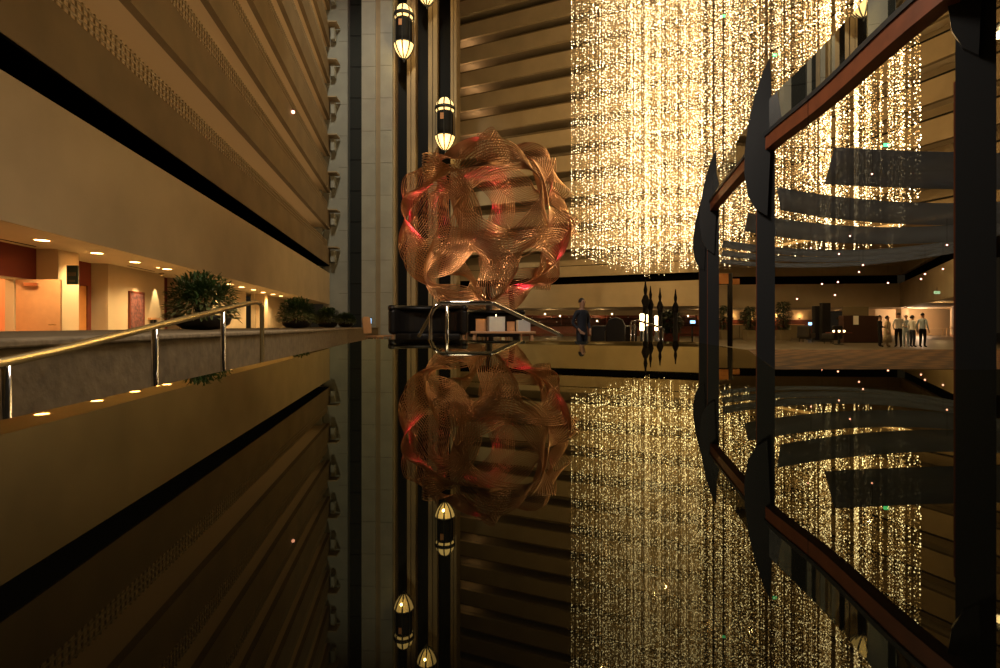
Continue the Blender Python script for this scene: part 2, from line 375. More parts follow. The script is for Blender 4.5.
wcr = sroot('wall_right_corridor'); b = MB()
H = Frame((28.7, 31), (23.5, 27), (.75, -.66)); H.box(b, 0, 36, 0, .2, 0, 3.1); b.build('corridor_wall', M['soffit'], wcr)
b = MB(); b.box((48.5, 59.5, 1.55), (13, .2, 3.1)); b.box((46.0, 57.2, 1.55), (.8, .8, 3.1)); b.build('end_wall', M['soffit'], wcr)
b = MB(); H.box(b, 0, 36, -.03, 0, 0, .25); H.box(b, 0, 36, -.08, 0, .85, .95); b.build('chair_rail', M['tanwood'], wcr)
# carpet
cpt = MB().prism([(2.4, 12.6), (30, 12.6), (30, 23.2), (2.4, 23.2)], 0, .012).build('patterned_carpet', M['carpet'])
tag(cpt, 'wide brown patterned carpet on the stone floor beyond the counter', 'carpet')

# ================================================================== COUNTER the camera rests on
cnt = thing('stone_counter', 'long polished black stone counter top mirroring the atrium', 'counter')
poly = [(-.10, -.25), (.75, -.25), (.75, .344), (.19, .344), (.31, .624), (.368, .968), (.12, .99), (-.304, 1.15)]
bevel(MB().prism(poly, 1.03, 1.07).build('counter_top', M['slab'], cnt), .0006, 2)
MB().prism([(-.05, -.20), (.70, -.20), (.70, .30), (.14, .30), (.26, .60), (.32, .93), (.12, .95), (-.24, 1.08)], 0, 1.03).build('counter_base', M['granitebase'], cnt)
# ================================================================== PLANTER WALL with bowls
pw = thing('planter_wall', 'low rough concrete planter wall running along the left side', 'planter', (0, 0, 0))
pb = Frame((-2.1, 0), (-.17, 1), (-1, -.17))
b = MB(); pb.box(b, -2, 29, 0, 3.35, 0, 1.028); bevel(b.build('wall_body', M['cement'], pw), .03)
b = MB(); pb.box(b, -2, 29.04, -.03, .3, .985, 1.03); pb.box(b, -2, 29, 3.1, 3.4, .985, 1.03); bevel(b.build('coping', M['copingstone'], pw), .012)
pr = Frame((-3.8, 0), (-.17, 1), (-1, -.17))
def bowl_plant(Y, R, Hh, label, seed, tall=1):
    rnd = random.Random(seed); X = -3.8-.17*Y
    t = thing('potted_shrub', label, 'plant', (X, Y, 1.03), 0, 'bowl planters along the planter wall')
    k_ = R*.78/.62
    MB().lathe([(.16*k_, 0), (.42*k_, .02), (.56*k_, .10), (.62*k_, .22), (.60*k_, .25), (.55*k_, .20)], n=28, cap=False).build('bowl', M['bowl'], t, True)
    MB().lathe([(0, .21), (.56*k_, .21)], n=24).build('soil', M['soil'], t)
    b = MB()
    for i in range(1700):
        a = rnd.uniform(0, 6.283); e = math.asin(rnd.uniform(-.25, 1)); q = rnd.uniform(.35, 1.02)
        d = Vector((math.cos(a)*math.cos(e), math.sin(a)*math.cos(e), math.sin(e)))
        p = Vector((d.x*R*q*.85, d.y*R*q*.85, Hh*.55+d.z*Hh*.40*q)); dd = d+Vector((rnd.uniform(-.9, .9), rnd.uniform(-.9, .9), rnd.uniform(-.2, .9)))
        b.leaf(p, dd, rnd.uniform(.09, .17), rnd.uniform(.022, .04), rnd.uniform(.1, .5))
    b.build('crown', M['leaf'], t)
    b = MB()
    for i in range(620):
        a = rnd.uniform(0, 6.283); q = rnd.uniform(.5, 1.12); z = rnd.uniform(.24, .50)-(.04 if q > 1 else 0)
        p = Vector((math.cos(a)*R*q*.85, math.sin(a)*R*q*.85, z)); dd = Vector((math.cos(a), math.sin(a), rnd.uniform(-.3, .8)))
        b.leaf(p, dd, rnd.uniform(.08, .15), rnd.uniform(.035, .065), rnd.uniform(.2, .7))
    b.build('underplanting', M['leaf2'], t)
    b = MB()
    for i in range(7):
        a = i*.9; b.tube([(0.08*math.cos(a), .08*math.sin(a), .2), (.2*R*math.cos(a), .2*R*math.sin(a), .4), (.4*R*math.cos(a), .4*R*math.sin(a), .62)], .014, 5)
    b.build('stem', M['soil'], t)
bowl_plant(8.96, .60, 1.05, 'large leafy shrub in a black bowl behind the sloping brass handrail', 3)
bowl_plant(16.1, .60, 1.02, 'second leafy shrub along the planter wall, right of the handrail end', 4)
bowl_plant(21.8, .56, .90, 'third leafy shrub along the planter wall, left of the last small one', 5)
bowl_plant(27.4, .54, .82, 'farthest small shrub at the end of the planter wall', 6)
# ================================================================== HANDRAIL on the left
RX = lambda y: -1.75-.17*y
def rp(px, py):
    d = 1.75/((500-px)/500-.17); return at(px, py, d)
hr = thing('handrail', 'sloping brass handrail on steel posts before the concrete planter wall', 'handrail')
pts = [rp(-60, 374), rp(0, 363), rp(60, 350), rp(120, 335), rp(180, 320), rp(225, 309), rp(248, 303.5)]
e0 = rp(255, 302.3); e1 = rp(260, 303); e2 = rp(262, 307)
MB().tube(pts+[e0, e1, e2, Vector((e2.x, e2.y, 0))], .024, 10).build('top_rail', M['brass'], hr, True)
for px, py in ((6, 362.5), (155, 327), (223, 310)):
    p = rp(px, py); MB().tube([(p.x, p.y, 0), (p.x, p.y, p.z-.01)], .021, 10).build('post', M['chrome'], hr, True)
    hr.children[-1]['label'] = 'steel handrail post'
# ================================================================== CHROME STAIR RAIL in the middle
cr = thing('stair_rail', 'polished chrome stair rail beyond the counter, under the copper sculpture', 'handrail')
d0 = 6.6; P = lambda x, y, dd=0: at(x, y, d0+dd)
MB().tube([P(438, 304.5), P(441, 303), P(490, 303), P(495, 304.5, .1), P(552, 331, 1.0), P(562, 336, 1.1)], .028, 10).build('top_rail', M['chrome'], cr, True)
p = P(430, 316); MB().tube([P(438, 304.5), P(433, 309), P(430.5, 316), (p.x, p.y, 0)], .024, 10).build('post', M['chrome'], cr, True)
p = P(447, 303); MB().tube([p, (p.x, p.y, 0)], .022, 10).build('post', M['chrome'], cr, True)
MB().tube([P(439, 304, .05), P(434, 309, .3), P(419, 336, 1.1)], .026, 10).build('side_rail', M['brass'], cr, True)
# ================================================================== SCULPTURE: openwork globe of ribbed copper ribbons
SD = 26.0; SC = at(487, 225, SD); SR = 80/500*SD
sg = thing('copper_sculpture', 'giant openwork globe of ribbed copper tube ribbons in the atrium', 'sculpture', (SC.x, SC.y, 0))
axes = [(.21, -.96, .12), (-.62, -.74, -.12), (-.30, -.52, .80), (.50, -.50, -.70), (-.25, -.60, -.76), (.90, -.30, .32), (.50, .15, .85),
        (-.93, .10, .35), (-.30, .85, .40), (.45, .85, -.20), (-.60, .40, -.70), (.93, .10, -.42)]
for i, ax in enumerate(axes):
    ax = Vector(ax).normalized(); u = ax.orthogonal().normalized(); v = ax.cross(u); rnd = random.Random(40+i)
    al = math.radians(rnd.uniform(27, 31)); ph = rnd.uniform(0, 6.28)
    b = MB(); NR = 14; NS = 80
    for j in range(NR):
        t = j/(NR-1)-.5; pts = []
        for k in range(NS):
            th = 2*math.pi*k/NS; psi = .75*math.sin(2*th+ph)
            ang = al+t*.34*math.cos(psi); r = SR*(1.0+.035*math.cos(2*th+ph)+t*.40*math.sin(psi))
            dr = ax*math.cos(ang)+(u*math.cos(th)+v*math.sin(th))*math.sin(ang)
            q = dr*r; pts.append((q.x, q.y, q.z+SC.z))
        b.tube(pts, .027, 5, True)
    b.build('ribbon', M['copper'], sg, True)
for a in (.6, 2.7, 4.8):
    x, y = 1.5*math.cos(a), 1.5*math.sin(a)
    MB().tube([(x*1.3, y*1.3, 0), (x, y, SC.z-SR*.80)], [.22, .14], 12).build('support_leg', M['steel'], sg, True)
lamp('SPOT', (SC.x+2.6, SC.y-3.5, .4), 5000, (1, .02, .10), .1, (SC.x+1.2, SC.y-1, SC.z-3.0), 34)
lamp('SPOT', (SC.x-5.5, SC.y-4, 1.2), 3600, (1, .03, .10), .1, (SC.x-3.4, SC.y-1, SC.z+.8), 24)
lamp('SPOT', (SC.x+5.5, SC.y-4, 1.2), 6000, (1, .02, .10), .1, (SC.x+3.4, SC.y-1, SC.z-.4), 18)
for dx, dy in ((-4, -4), (4, -4), (0, 4)):
    lamp('SPOT', (SC.x+dx, SC.y+dy, .5), 620, (1, .62, .32), .2, (SC.x, SC.y, SC.z), 70)  # warm uplights added to brighten the copper
# invented floodlight housings for the added warm uplights
for n, (x, y, tgt, lab) in enumerate(((SC.x-4, SC.y-4, 0, 'added black floodlight on the floor left of the copper sculpture'), (SC.x+4, SC.y-4, 0, 'added black floodlight on the floor right of the copper sculpture'))):
    o = thing('floodlight', lab, 'lamp', (x, y, gz(x, y))); MB().lathe([(.05, .12), (.14, .16), (.18, .42), (.15, .40)], n=14).build('housing', M['steel'], o, True)
    MB().box((0, 0, .05), (.3, .2, .1)).build('bracket', M['steel'], o)
# ================================================================== CURTAIN OF LIGHTS
def curtain():
    rng = np.random.default_rng(11); cen = []; rad = []; lines = []
    spots = []
    for i in range(15):
        for j in range(30): spots.append((i/14+rng.normal(0, .014), j/29+rng.normal(0, .012)))
    for s_ in (.822, .897): spots += [(s_, j/30) for j in range(31)]          # two tightly hung rows
    spots += [(j/36, 0) for j in range(37)]+[(0, j/24) for j in range(25)]     # the outer faces
    spots += [(rng.uniform(0, 1), rng.uniform(0, 1)) for _ in range(150)]
    for s_, t_ in spots:
        s_ = min(1, max(0, s_)); t_ = min(1, max(0, t_))
        if .55 < s_ < 1 and abs(s_-.822) > .004 and abs(s_-.897) > .004 and rng.random() < .38: continue
        x, y = CA+CB*s_+CD*t_
        zb = 5.36+rng.uniform(-.22, .22); zt = EYE+y*.72+1.5
        z = zb+np.arange(0, max(zt-zb, .3),   .165); z = z+rng.uniform(-.06, .06, len(z))
        n = len(z); cen.append(np.stack([x+rng.normal(0, .014, n), y+rng.normal(0, .014, n), z], 1))
        rad.append(rng.uniform(.016, .031, n)); lines.append((x, y, zb, zt))
    c = np.concatenate(cen); r = np.concatenate(rad)[:, None, None]; n = len(c)
    base = np.array([[1, 0, 0], [-1, 0, 0], [0, 1, 0], [0, -1, 0], [0, 0, 1], [0, 0, -1]], float)
    v = (c[:, None, :]+base[None]*r).reshape(-1, 3)
    tri = np.array([[0, 2, 4], [2, 1, 4], [1, 3, 4], [3, 0, 4], [2, 0, 5], [1, 2, 5], [3, 1, 5], [0, 3, 5]])
    f = (tri[None]+6*np.arange(n)[:, None, None]).reshape(-1, 3); mi = np.repeat(np.where(rng.random(n) < .32, 2, 0), 8).astype(np.int32)
    wv = []; wf = []
    for x, y, z0, z1 in lines:
        o = len(v)+len(wv)
        for z in (z0, z1): wv += [(x+.0015, y, z), (x-.001, y+.0012, z), (x-.001, y-.0012, z)]
        wf += [(o, o+1, o+4), (o, o+4, o+3), (o+1, o+2, o+5), (o+1, o+5, o+4), (o+2, o, o+3), (o+2, o+3, o+5)]
    v = np.concatenate([v, np.array(wv)]); f = np.concatenate([f, np.array(wf)]); mi = np.concatenate([mi, np.ones(len(wf), np.int32)])
    me = bpy.data.meshes.new('light_curtain'); me.vertices.add(len(v)); me.vertices.foreach_set('co', v.ravel().astype(np.float32))
    me.loops.add(len(f)*3); me.loops.foreach_set('vertex_index', f.ravel().astype(np.int32))
    me.polygons.add(len(f)); me.polygons.foreach_set('loop_start', np.arange(0, len(f)*3, 3, dtype=np.int32))
    me.materials.append(BEAD); me.materials.append(M['grille']); me.materials.append(BEAD2); me.polygons.foreach_set('material_index', mi)
    me.update(); me.validate()
    o = bpy.data.objects.new('light_curtain', me); C.objects.link(o)
    tag(o, 'tall shimmering curtain of tiny golden lights hanging in the atrium', 'light curtain', None, 'stuff')
BEAD = mat('tiny amber lamp', (.3, .2, .1), .5, emit=(1.0, .60, .20), estr=1.5)
BEAD2 = mat('tiny bright lamp', (.3, .2, .1), .5, emit=(1.0, .78, .42), estr=9)
try: BEAD.cycles.emission_sampling = BEAD2.cycles.emission_sampling = 'NONE'
except Exception: pass
curtain()
# ================================================================== ELEVATOR CARS
def elevator(px, ytop, ybot, label):
    D = 46.2; p0 = at(px, ybot, D); Hc = (ybot-ytop)/500*D; R = .93
    t = thing('elevator_car', label, 'elevator', (p0.x, p0.y+.0, p0.z), 0, 'lit elevator cars')
    q = Hc/5.3
    MB().lathe([(0, 0), (.07, .03), (.09, .12), (.05, .22), (.12, .30)], n=12).build('finial', M['steel'], t, True)
    for nm, prof in (('lower_lantern', [(.12, .28), (.42, .55), (.70, .95), (.86, 1.35), (.90, 1.55)]), ('upper_lantern', [(.84, 4.35), (.76, 4.70), (.52, 5.02), (.20, 5.22), (.04, 5.27)]), ('upper_skirt', [(.60, 3.72), (.80, 3.88), (.84, 4.02)])):
        b = MB()
        for k in range(8):
            a = 2*math.pi*k/8; b.lathe([(r, z*q) for r, z in prof], n=3, a0=a+.09, a1=a+2*math.pi/8-.09)
        ln = b.build(nm, M['lampyellow'], t)
        for k in range(8):
            a = 2*math.pi*k/8; MB().tube([(r*1.02*math.cos(a), r*1.02*math.sin(a), z*q) for r, z in prof], .065, 5).build('lantern_rib', M['steel'], ln)
    MB().lathe([(.72, 1.55*q), (.92, 1.56*q), (.92, 1.66*q), (.72, 1.67*q)], n=24, cap=False).build('lower_ring', M['steel'], t, True)
    MB().lathe([(.72, 4.03*q), (.95, 4.05*q), (.95, 4.30*q), (.72, 4.34*q)], n=24, cap=False).build('upper_ring', M['steel'], t, True)
    MB().lathe([(.74, 1.6*q), (.76, 2.2*q), (.76, 3.5*q), (.74, 4.1*q)], n=24).build('cabin', M['black'], t, True)
    b = MB()
    for k in range(8):
        a = 2*math.pi*k/8; MB().tube([(.9*math.cos(a), .9*math.sin(a), 1.6*q), (.9*math.cos(a), .9*math.sin(a), 4.1*q)], .03, 5).build('mullion', M['steel'], t)
    b = MB(); b.box((-.18, -.74, 3.25*q), (.34, .08, .55)); b.build('cabin_lamp', M['orangewood'], t)
    lamp('POINT', (p0.x, p0.y-1.3, p0.z+.6*q), 120, (1, .66, .22), .1)
elevator(404, 4, 62.5, 'lit elevator car on the leftmost shaft, high on the tower')
elevator(427, -50, 9, 'elevator car on the middle shaft, only its lower lantern in view')
elevator(445, 97, 154, 'lowest elevator car, on the right shaft just above the copper sculpture')
# ================================================================== PAVILION on the right
posts = [(4.07, 4.28), (4.2, 7.9), (5.12, 12.0), (6.35, 15.6)]
plab = ['massive dark steel post at the right edge with a blade fin', 'dark steel pavilion post with tall pointed blade, second from the front',
        'third dark steel pavilion post from the front, blade fin on top', 'farthest dark steel post of the row, at the left end of the pavilion']
fin = [(.04, 4.17), (-.06, 3.95), (-.17, 3.6), (-.26, 3.2), (-.315, 2.75), (-.32, 2.4), (-.27, 2.05), (-.16, 1.83), (0, 1.70), (.03, 2.4), (.07, 3.3)]
for n_, ((x, y), lb) in enumerate(zip(posts, plab)):
    fq = .78 if n_ == 0 else 1.0
    rz = -math.atan2(x, y)
    o = thing('steel_post', lb, 'post', (x, y, gz(x, y)), rz, 'posts of the pavilion')
    wd = .25; b = MB()
    b.box((0, -.10, 2.2), (wd, .03, 4.4)); b.box((0, .10, 2.2), (wd, .03, 4.4)); b.box((0, 0, 2.2), (wd*.75, .18, 4.38))
    b.box((0, 0, .02), (.42, .42, .04)); b.build('column', M['steel'], o)
    b = MB(); b.box((-wd/2-.006, 0, 1.6), (.012, .2, 3.2)); b.build('bronze_edge', M['beamwood'], o)
    b = MB(); b.plate([(a*(.62 if n_ == 0 else 1), 4.17-(4.17-z)*fq+EYE) for a, z in fin], (.02, -.15, 0), (1, 0, 0), (0, 0, 1), (0, 1, 0), .06); b.build('blade_fin', M['steel'], o)
ctrl = [(3.62, -1.5), (3.62, 1.5), (3.72, 4.3), (3.98, 6.2), (4.13, 7.9), (4.55, 10), (5.02, 12.0), (5.6, 13.8), (6.3, 15.6), (7.5, 18)]
def spl(t):
    n = len(ctrl)-1; i = min(int(t*n), n-1); f_ = t*n-i
    g = lambda k: Vector((*ctrl[max(0, min(n, k))], 0)); p0, p1, p2, p3 = g(i-1), g(i), g(i+1), g(i+2)
    return .5*((2*p1)+(p2-p0)*f_+(2*p0-5*p1+4*p2-p3)*f_**2+(3*p1-p0-3*p2+p3)*f_**3)
def sweep(z0, z1, th, off=0, n=72):
    b = MB(); vs = []
    for i in range(n+1):
        t = i/n; p = spl(t); tg = (spl(min(1, t+.01))-spl(max(0, t-.01))).normalized(); nr = Vector((tg.y, -tg.x, 0))
        for o_, z in ((off, z0), (off+th, z0), (off+th, z1), (off, z1)): q = p+nr*o_; vs.append((q.x, q.y, z))
    fs = [tuple(range(4)), tuple(4*n+k for k in (3, 2, 1, 0))]
    for i in range(n):
        for k in range(4): fs.append((4*i+k, 4*(i+1)+k, 4*(i+1)+(k+1) % 4, 4*i+(k+1) % 4))
    return b.add(vs, fs)
bm_ = thing('curved_beam', 'curved cherry wood ring beam with a reflective glass transom', 'beam')
sweep(EYE+2.73, EYE+2.93, .16).build('beam', M['beamwood'], bm_, True and False)
sweep(EYE+2.93, EYE+2.99, .20, -.02).build('cap_rail', M['steel'], bm_)
sweep(EYE+2.99, EYE+3.50, .03, .05).build('glass_transom', M['glass'], bm_)
# swagged fabric bands
def band(x0, x1, d, yl_t, yl_b, sagpx, label, d2=None, rise=0, slant=.05):
    n = 24; vs = []; d2 = d2 or d; b = MB()
    for i in range(n+1):
        t = i/n; X = x0+(x1-x0)*t; D = d+(d2-d)*t; sg_ = sagpx*4*t*(1-t)-rise*t
        zt = EYE+(326-yl_t)/500*d-sg_; zb = EYE+(326-yl_b)/500*d-sg_*.95
        xs = slant*(1-t)
        vs += [(X, D, zt), (X+xs, D+.30, zb), (X+xs, D+.312, zb), (X, D+.012, zt)]
    fs = [(0, 3, 2, 1), tuple(4*n+k for k in (0, 1, 2, 3))]
    for i in range(n):
        for k in range(4): fs.append((4*i+k, 4*i+(k+1) % 4, 4*(i+1)+(k+1) % 4, 4*(i+1)+k))
    o = b.add(vs, fs).build('fabric_band', M['fabric'], None, True); tag(o, label, 'fabric band', 'fabric bands of the pavilion')
    zl = EYE+(326-yl_t)/500*d; q = min((spl(i/60) for i in range(61)), key=lambda v_: abs(v_.y-min(d, 15.6)))
    if d < 16: MB().tube([(q.x+.1, q.y, EYE+2.96), (x0+.02, d, zl-.01)], .006, 5).build('stay_cable', M['steel'], o)
def xd(px, d): return (px-500)/500*d
band(xd(835, 8.4), 12, 8.4, 147, 179, .10, 'topmost and shortest grey fabric band hung inside the pavilion', slant=.02)
band(xd(777, 10.9), 13.5, 10.9, 187, 207, .35, 'second grey fabric band from the top, with slanted left end', slant=.25)
band(xd(748, 13.5), 14.5, 13.5, 213, 229, .38, 'third grey fabric band from the top inside the pavilion')
band(xd(724, 17.4), 17.5, 17.4, 240, 246, .5, 'fourth grey fabric band, below the third and above two close ones', rise=.35)
band(xd(723, 19.6), 19.5, 19.6, 250, 255, .5, 'fifth grey fabric band, between two close dark ones', rise=.55)
band(xd(722, 22), 21.5, 22, 259, 262.5, .5, 'lowest grey fabric band, hanging nearest the dark ceiling slot', rise=.75)
# far pavilion post with orange bracket
o = thing('slim_post', 'slim dark far post with an orange bracket near its top', 'post', (xd(730, 27), 27, 0))
MB().tube([(0, 0, 0), (0, 0, 3.95)], .13, 10).build('shaft', M['charcoal'], o, True)
b = MB(); b.box((-.4, 0, 3.65), (1.0, .12, .55)); b.box((.3, 0, 3.5), (.4, .1, .3)); b.build('bracket', M['orangewood'], o)
# tiny pendants
for n, (px, py) in enumerate([(839, 254), (811, 248), (863, 265), (859, 272), (947, 245), (925, 274), (921, 279), (943, 269), (888, 283), (838, 282), (822, 284), (835, 295), (797, 299), (808, 174), (872, 174), (850, 236)]):
    D = 900/(326-py); p = at(px, py, D); o = thing('pendant_bulb', 'tiny pinkish pendant bulb hanging on a wire below the fabric bands', 'lamp', p, 0, 'tiny pendant bulbs in the pavilion')
    rr = .0016*D
    MB().sphere((0, 0, 0), rr, 8, 6).build('bulb', M['lampred'], o, True)
    MB().tube([(0, 0, rr*.9), (0, 0, .9)], .003, 4).build('wire', M['black'], o)
p = at(999, 35, 14)
o = thing('wall_spotlight', 'bright white lamp at the top right edge beyond the massive post', 'lamp', p)
MB().sphere((0, 0, 0), .11, 10, 8).build('bulb', M['lampglow'], o, True); MB().lathe([(.06, .1), (.14, .12), (.14, .3), (.05, .34)], n=12).build('housing', M['steel'], o, True)
lamp('POINT', p+Vector((-.1, -.3, 0)), 60, WARM, 0)
# green exit signs on the galleries
for px, py, s_, lab in ((724, 16, 0, 'tiny green exit light high behind the light curtain'), (775, 55, 0, 'green exit light behind the curtain beside the pointed blade'), (830, 98, 0, 'green exit light under the curved wood beam'), (886, 145, 0, 'green exit light just above the topmost fabric band')):
    best = None
    for k in range(600):
        s = k*.06; q = G.p(s, -.32, 0)
        if best is None or abs(q.x/q.y*500+500-px) < best[0]: best = (abs(q.x/q.y*500+500-px), q)
    q = best[1]; o = thing('exit_light', lab, 'sign', (q.x, q.y, EYE+(326-py)/500*q.y), 0, 'green exit lights')
    MB().box((0, 0, 0), (.32, .10, .20)).build('lit_face', M['exitgreen'], o); MB().box((0, .08, .0), (.40, .08, .28)).build('housing', M['black'], o)
# ================================================================== LEFT CORRIDOR FITTINGS
dl = [(42, 240), (97, 253), (135, 262), (158, 267.5), (167, 269), (230, 284), (241.5, 287), (253.5, 289.7), (263, 292.4), (273, 294.3), (281, 296)]
ords = ['nearest', 'second nearest', 'third', 'fourth', 'fifth', 'sixth', 'seventh', 'eighth', 'ninth', 'tenth', 'eleventh']
for i, (px, py) in enumerate(dl):
    D = 2.1*500/(326-py); x = xd(px, D); small = i == 3
    o = thing('downlight', ords[i]+' recessed downlight counted from the front along the left corridor ceiling', 'lamp', (x, D, 3.2), 0, 'recessed downlights in the left corridor')
    r = .07 if small else .15
    MB().lathe([(r, -.012), (r+.05, -.014), (r+.06, 0), (r, 0)], n=20, cap=False).build('trim_ring', M['soffit'], o, True)
    MB().lathe([(0, -.006), (r, -.006)], n=20).build('lens', M['lampwhite'], o)
    lamp('SPOT', (x, D, 3.15), 340 if not small else 100, (1, .66, .30), .06, (x, D, 0), 130, .9)
o = thing('wall_washer', 'narrow wall washer over the lit patch right of the woven picture', 'lamp', L2.p(20.15, T-.25, 3.2))
MB().lathe([(.05, -.1), (.08, -.1), (.09, 0), (.05, 0)], n=14, cap=False).build('can', M['soffit'], o, True); MB().lathe([(0, -.06), (.05, -.06)], n=12).build('lens', M['lampwhite'], o)
q = L2.p(20.15, T-.25, 3.08); lamp('SPOT', q, 320, (1, .70, .34), .02, L2.p(20.15, T-.02, .9), 42, .5)
q = L2.p(18.75, T-.6, 3.1); lamp('SPOT', q, 200, (1, .66, .32), .03, L2.p(18.75, T, 1.4), 55, .6)
q = L2.p(12.3, T+1.3, 2.8); lamp('POINT', q, 110, (1, .60, .22), .1)
pc = Frame(tuple(L2.p(18.25, T, 0).xy), tuple(L2.u.xy), tuple(L2.n.xy))
o = thing('wall_picture', 'tall reddish woven picture on the lit corridor wall', 'picture', (0, 0, 0))
b = MB(); pc.box(b, .05, .95, -.05, 0, .7, 2.32); b.build('canvas', M['artwork'], o)
b = MB()
for a in ((0, .05, .65, 2.37), (.95, 1.0, .65, 2.37), (.05, .95, .65, .7), (.05, .95, 2.32, 2.37)): pc.box(b, a[0], a[1], -.07, 0, a[2], a[3])
b.build('frame', M['redwood'], o)
o = thing('wall_shelf', 'small ledge on the corridor wall under the narrow lit patch', 'shelf', (0, 0, 0)); b = MB(); L2.box(b, 19.6, 20.3, T-.12, T, 1.35, 1.42); b.build('ledge', M['tanwood'], o)
for s_ in (19.8, 20.05): b = MB(); L2.box(b, s_, s_+.06, T-.08, T, 1.2, 1.35); b.build('bracket', M['steel'], o)
q = L2.p(13.72, T-.72, 2.45); o = thing('hanging_sign', 'dark square sign on the pier between the open door and orange door', 'sign', q)
b = MB(); b.box((.28, -.03, .04), (.30, .05, .52)); bevel(b.build('panel', M['signgreen'], o), .008); b = MB(); b.box((.28, -.06, .06), (.22, .01, .10)); b.box((.28, -.06, -.12), (.16, .01, .05)); b.build('raised_marking', M['olive'], o)
o = thing('gallery_lamp', 'lone reddish lamp glowing on the left gallery front', 'lamp', (0, 0, 0))
D = 14.0
for s in np.arange(2, 40, .1):
    q = L.p(s, -.1, 0)
    if q.x/q.y*500+500 > 293: break
o.location = (q.x, q.y, EYE+(326-112)/500*q.y)
MB().sphere((0, 0, 0), .11, 10, 8).build('bulb', M['lampred'], o, True); MB().box((.0, 0, .14), (.08, .1, .1)).build('bracket', M['steel'], o)
# ================================================================== FURNITURE BEYOND THE COUNTER
# black high-backed booth sofa
def booth(px, D, lab):
  o = thing('booth_sofa', lab, 'sofa', (xd(px, D), D, 0), 0, 'black booth sofas')
  n = 16
  def arc(rr, a): return (rr*math.sin(a)*.66, rr*math.cos(a)*.5-.3)
  out_ = [arc(1.85, -1.25+2.5*i/n) for i in range(n+1)]; inn = [arc(1.50, 1.25-2.5*i/n) for i in range(n+1)]
  bevel(MB().prism((out_+inn)[::-1], .86, 1.60).build('backrest', M['leather'], o), .11, 4)
  so = [arc(1.52, -1.2+2.4*i/n) for i in range(n+1)]; si = [arc(.75, 1.2-2.4*i/n) for i in range(n+1)]
  bevel(MB().prism((so+si)[::-1], .70, .90).build('seat', M['leather'], o), .06, 3)
  MB().tube([(p[0], p[1], 1.60) for p in [arc(1.68, -1.25+2.5*i/n) for i in range(n+1)]], .09, 10).build('top_roll', M['leather'], o, True)
  for a_ in (-1.1, -.4, .4, 1.1):
    for rr in (1.68, .9): x, y = arc(rr, a_); MB().tube([(x, y, 0), (x, y, .88 if rr > 1 else .72)], .03, 6).build('leg', M['tanwood'], o)
booth(428, 14, 'nearer raised black leather booth sofa left of the copper sculpture')
booth(494, 18, 'farther black leather booth sofa behind the table with candle cubes')
# bar chairs
def bar_chair(x, y, rz, lab):
    o = thing('bar_chair', lab, 'chair', (x, y, 0), rz, 'wooden bar chairs by the booth')
    b = MB(); b.box((0, 0, .76), (.42, .42, .06)); bevel(b.build('seat', M['tanwood'], o), .02)
    b = MB(); b.plate([(-.2, .86), (.2, .86), (.22, 1.34), (.1, 1.40), (-.1, 1.40), (-.22, 1.34)], (0, .2, 0), (1, 0, 0), (0, .1, 1), (0, 1, 0), .04); bevel(b.build('backrest', M['tanwood'], o), .01)
    for sx in (-1, 1):
        for sy in (-1, 1): MB().tube([(sx*.22, sy*.22, 0), (sx*.17, sy*.17, .74)], .02, 6).build('leg', M['tanwood'], o)
    b = MB(); b.tube([(.2, .2, .3), (.2, -.2, .3), (-.2, -.2, .3), (-.2, .2, .3)], .012, 6, True); b.build('footrest', M['chrome'], o)
bar_chair(xd(375, 16), 16, 1.2, 'wooden bar chair at the end of the concrete planter wall')
bar_chair(xd(385, 17.2), 17.2, -1.0, 'wooden bar chair touching the left end of the black booth')
def monitor(px, py, D, wpx, lab, rz=0):
    p = at(px, py, D); wd = wpx/500*D
    o = thing('kiosk_screen', lab, 'screen', (p.x, p.y, 0), rz)
    b = MB(); b.box((0, 0, p.z), (wd*1.12, .06, wd*.74)); bevel(b.build('housing', M['black'], o), .01)
    b = MB(); b.box((0, -.035, p.z), (wd, .01, wd*.6)); b.build('display', M['screen'], o)
    b = MB(); b.box((0, .03, p.z/2-.1), (.08, .06, p.z-.25)); b.box((0, 0, .02), (.5, .4, .04)); b.build('stand', M['steel'], o)
monitor(367, 321, 30, 9, 'small bluish lit screen at the end of the planter wall')
monitor(692.5, 322, 27, 5, 'small blue-white screen just left of the front row posts')
monitor(810.5, 323.8, 40, 4.6, 'small white-blue screen between the dark totem plant and tower')
# candle table: brown boxes and glass cubes
tb = thing('serving_table', 'brown table bearing glass candle cubes beneath the copper sculpture', 'table', (xd(503, 11), 11, 0))
bevel(MB().box((0, 0, .96), (1.4, .6, .05)).build('tabletop', M['tanwood'], tb), .01)
for sx in (-1, 1):
    for sy in (-1, 1): MB().box((sx*.62, sy*.24, .47), (.06, .06, .94)).build('leg', M['tanwood'], tb)
glasscube = mat('frosted glass', (.55, .55, .53), .3)
for px, wpx, lab in ((496, 15, 'larger frosted glass candle cube on the brown table'), (523, 11.5, 'smaller frosted glass candle cube at the right end of the table')):
    wd = wpx/500*11; o = thing('candle_cube', lab, 'candle holder', (xd(px, 11), 10.95, .985), .15, 'candle cubes')
    b = MB(); 
    for x_, y_, sx, sy in ((0, -wd/2, wd, .02), (0, wd/2, wd, .02), (-wd/2, 0, .02, wd), (wd/2, 0, .02, wd)): b.box((x_, y_, wd*.48), (sx, sy, wd*.96))
    b.box((0, 0, .01), (wd, wd, .02)); b.build('glass_box', glasscube, o)
    MB().lathe([(.04, .02), (.04, wd*.7)], n=12).build('candle', M['paper'], o); MB().lathe([(0, wd*.98), (.012, wd*1.01), (.014, wd*1.04), (0, wd*1.14)], n=8).build('flame', M['lampglow'], o, True)
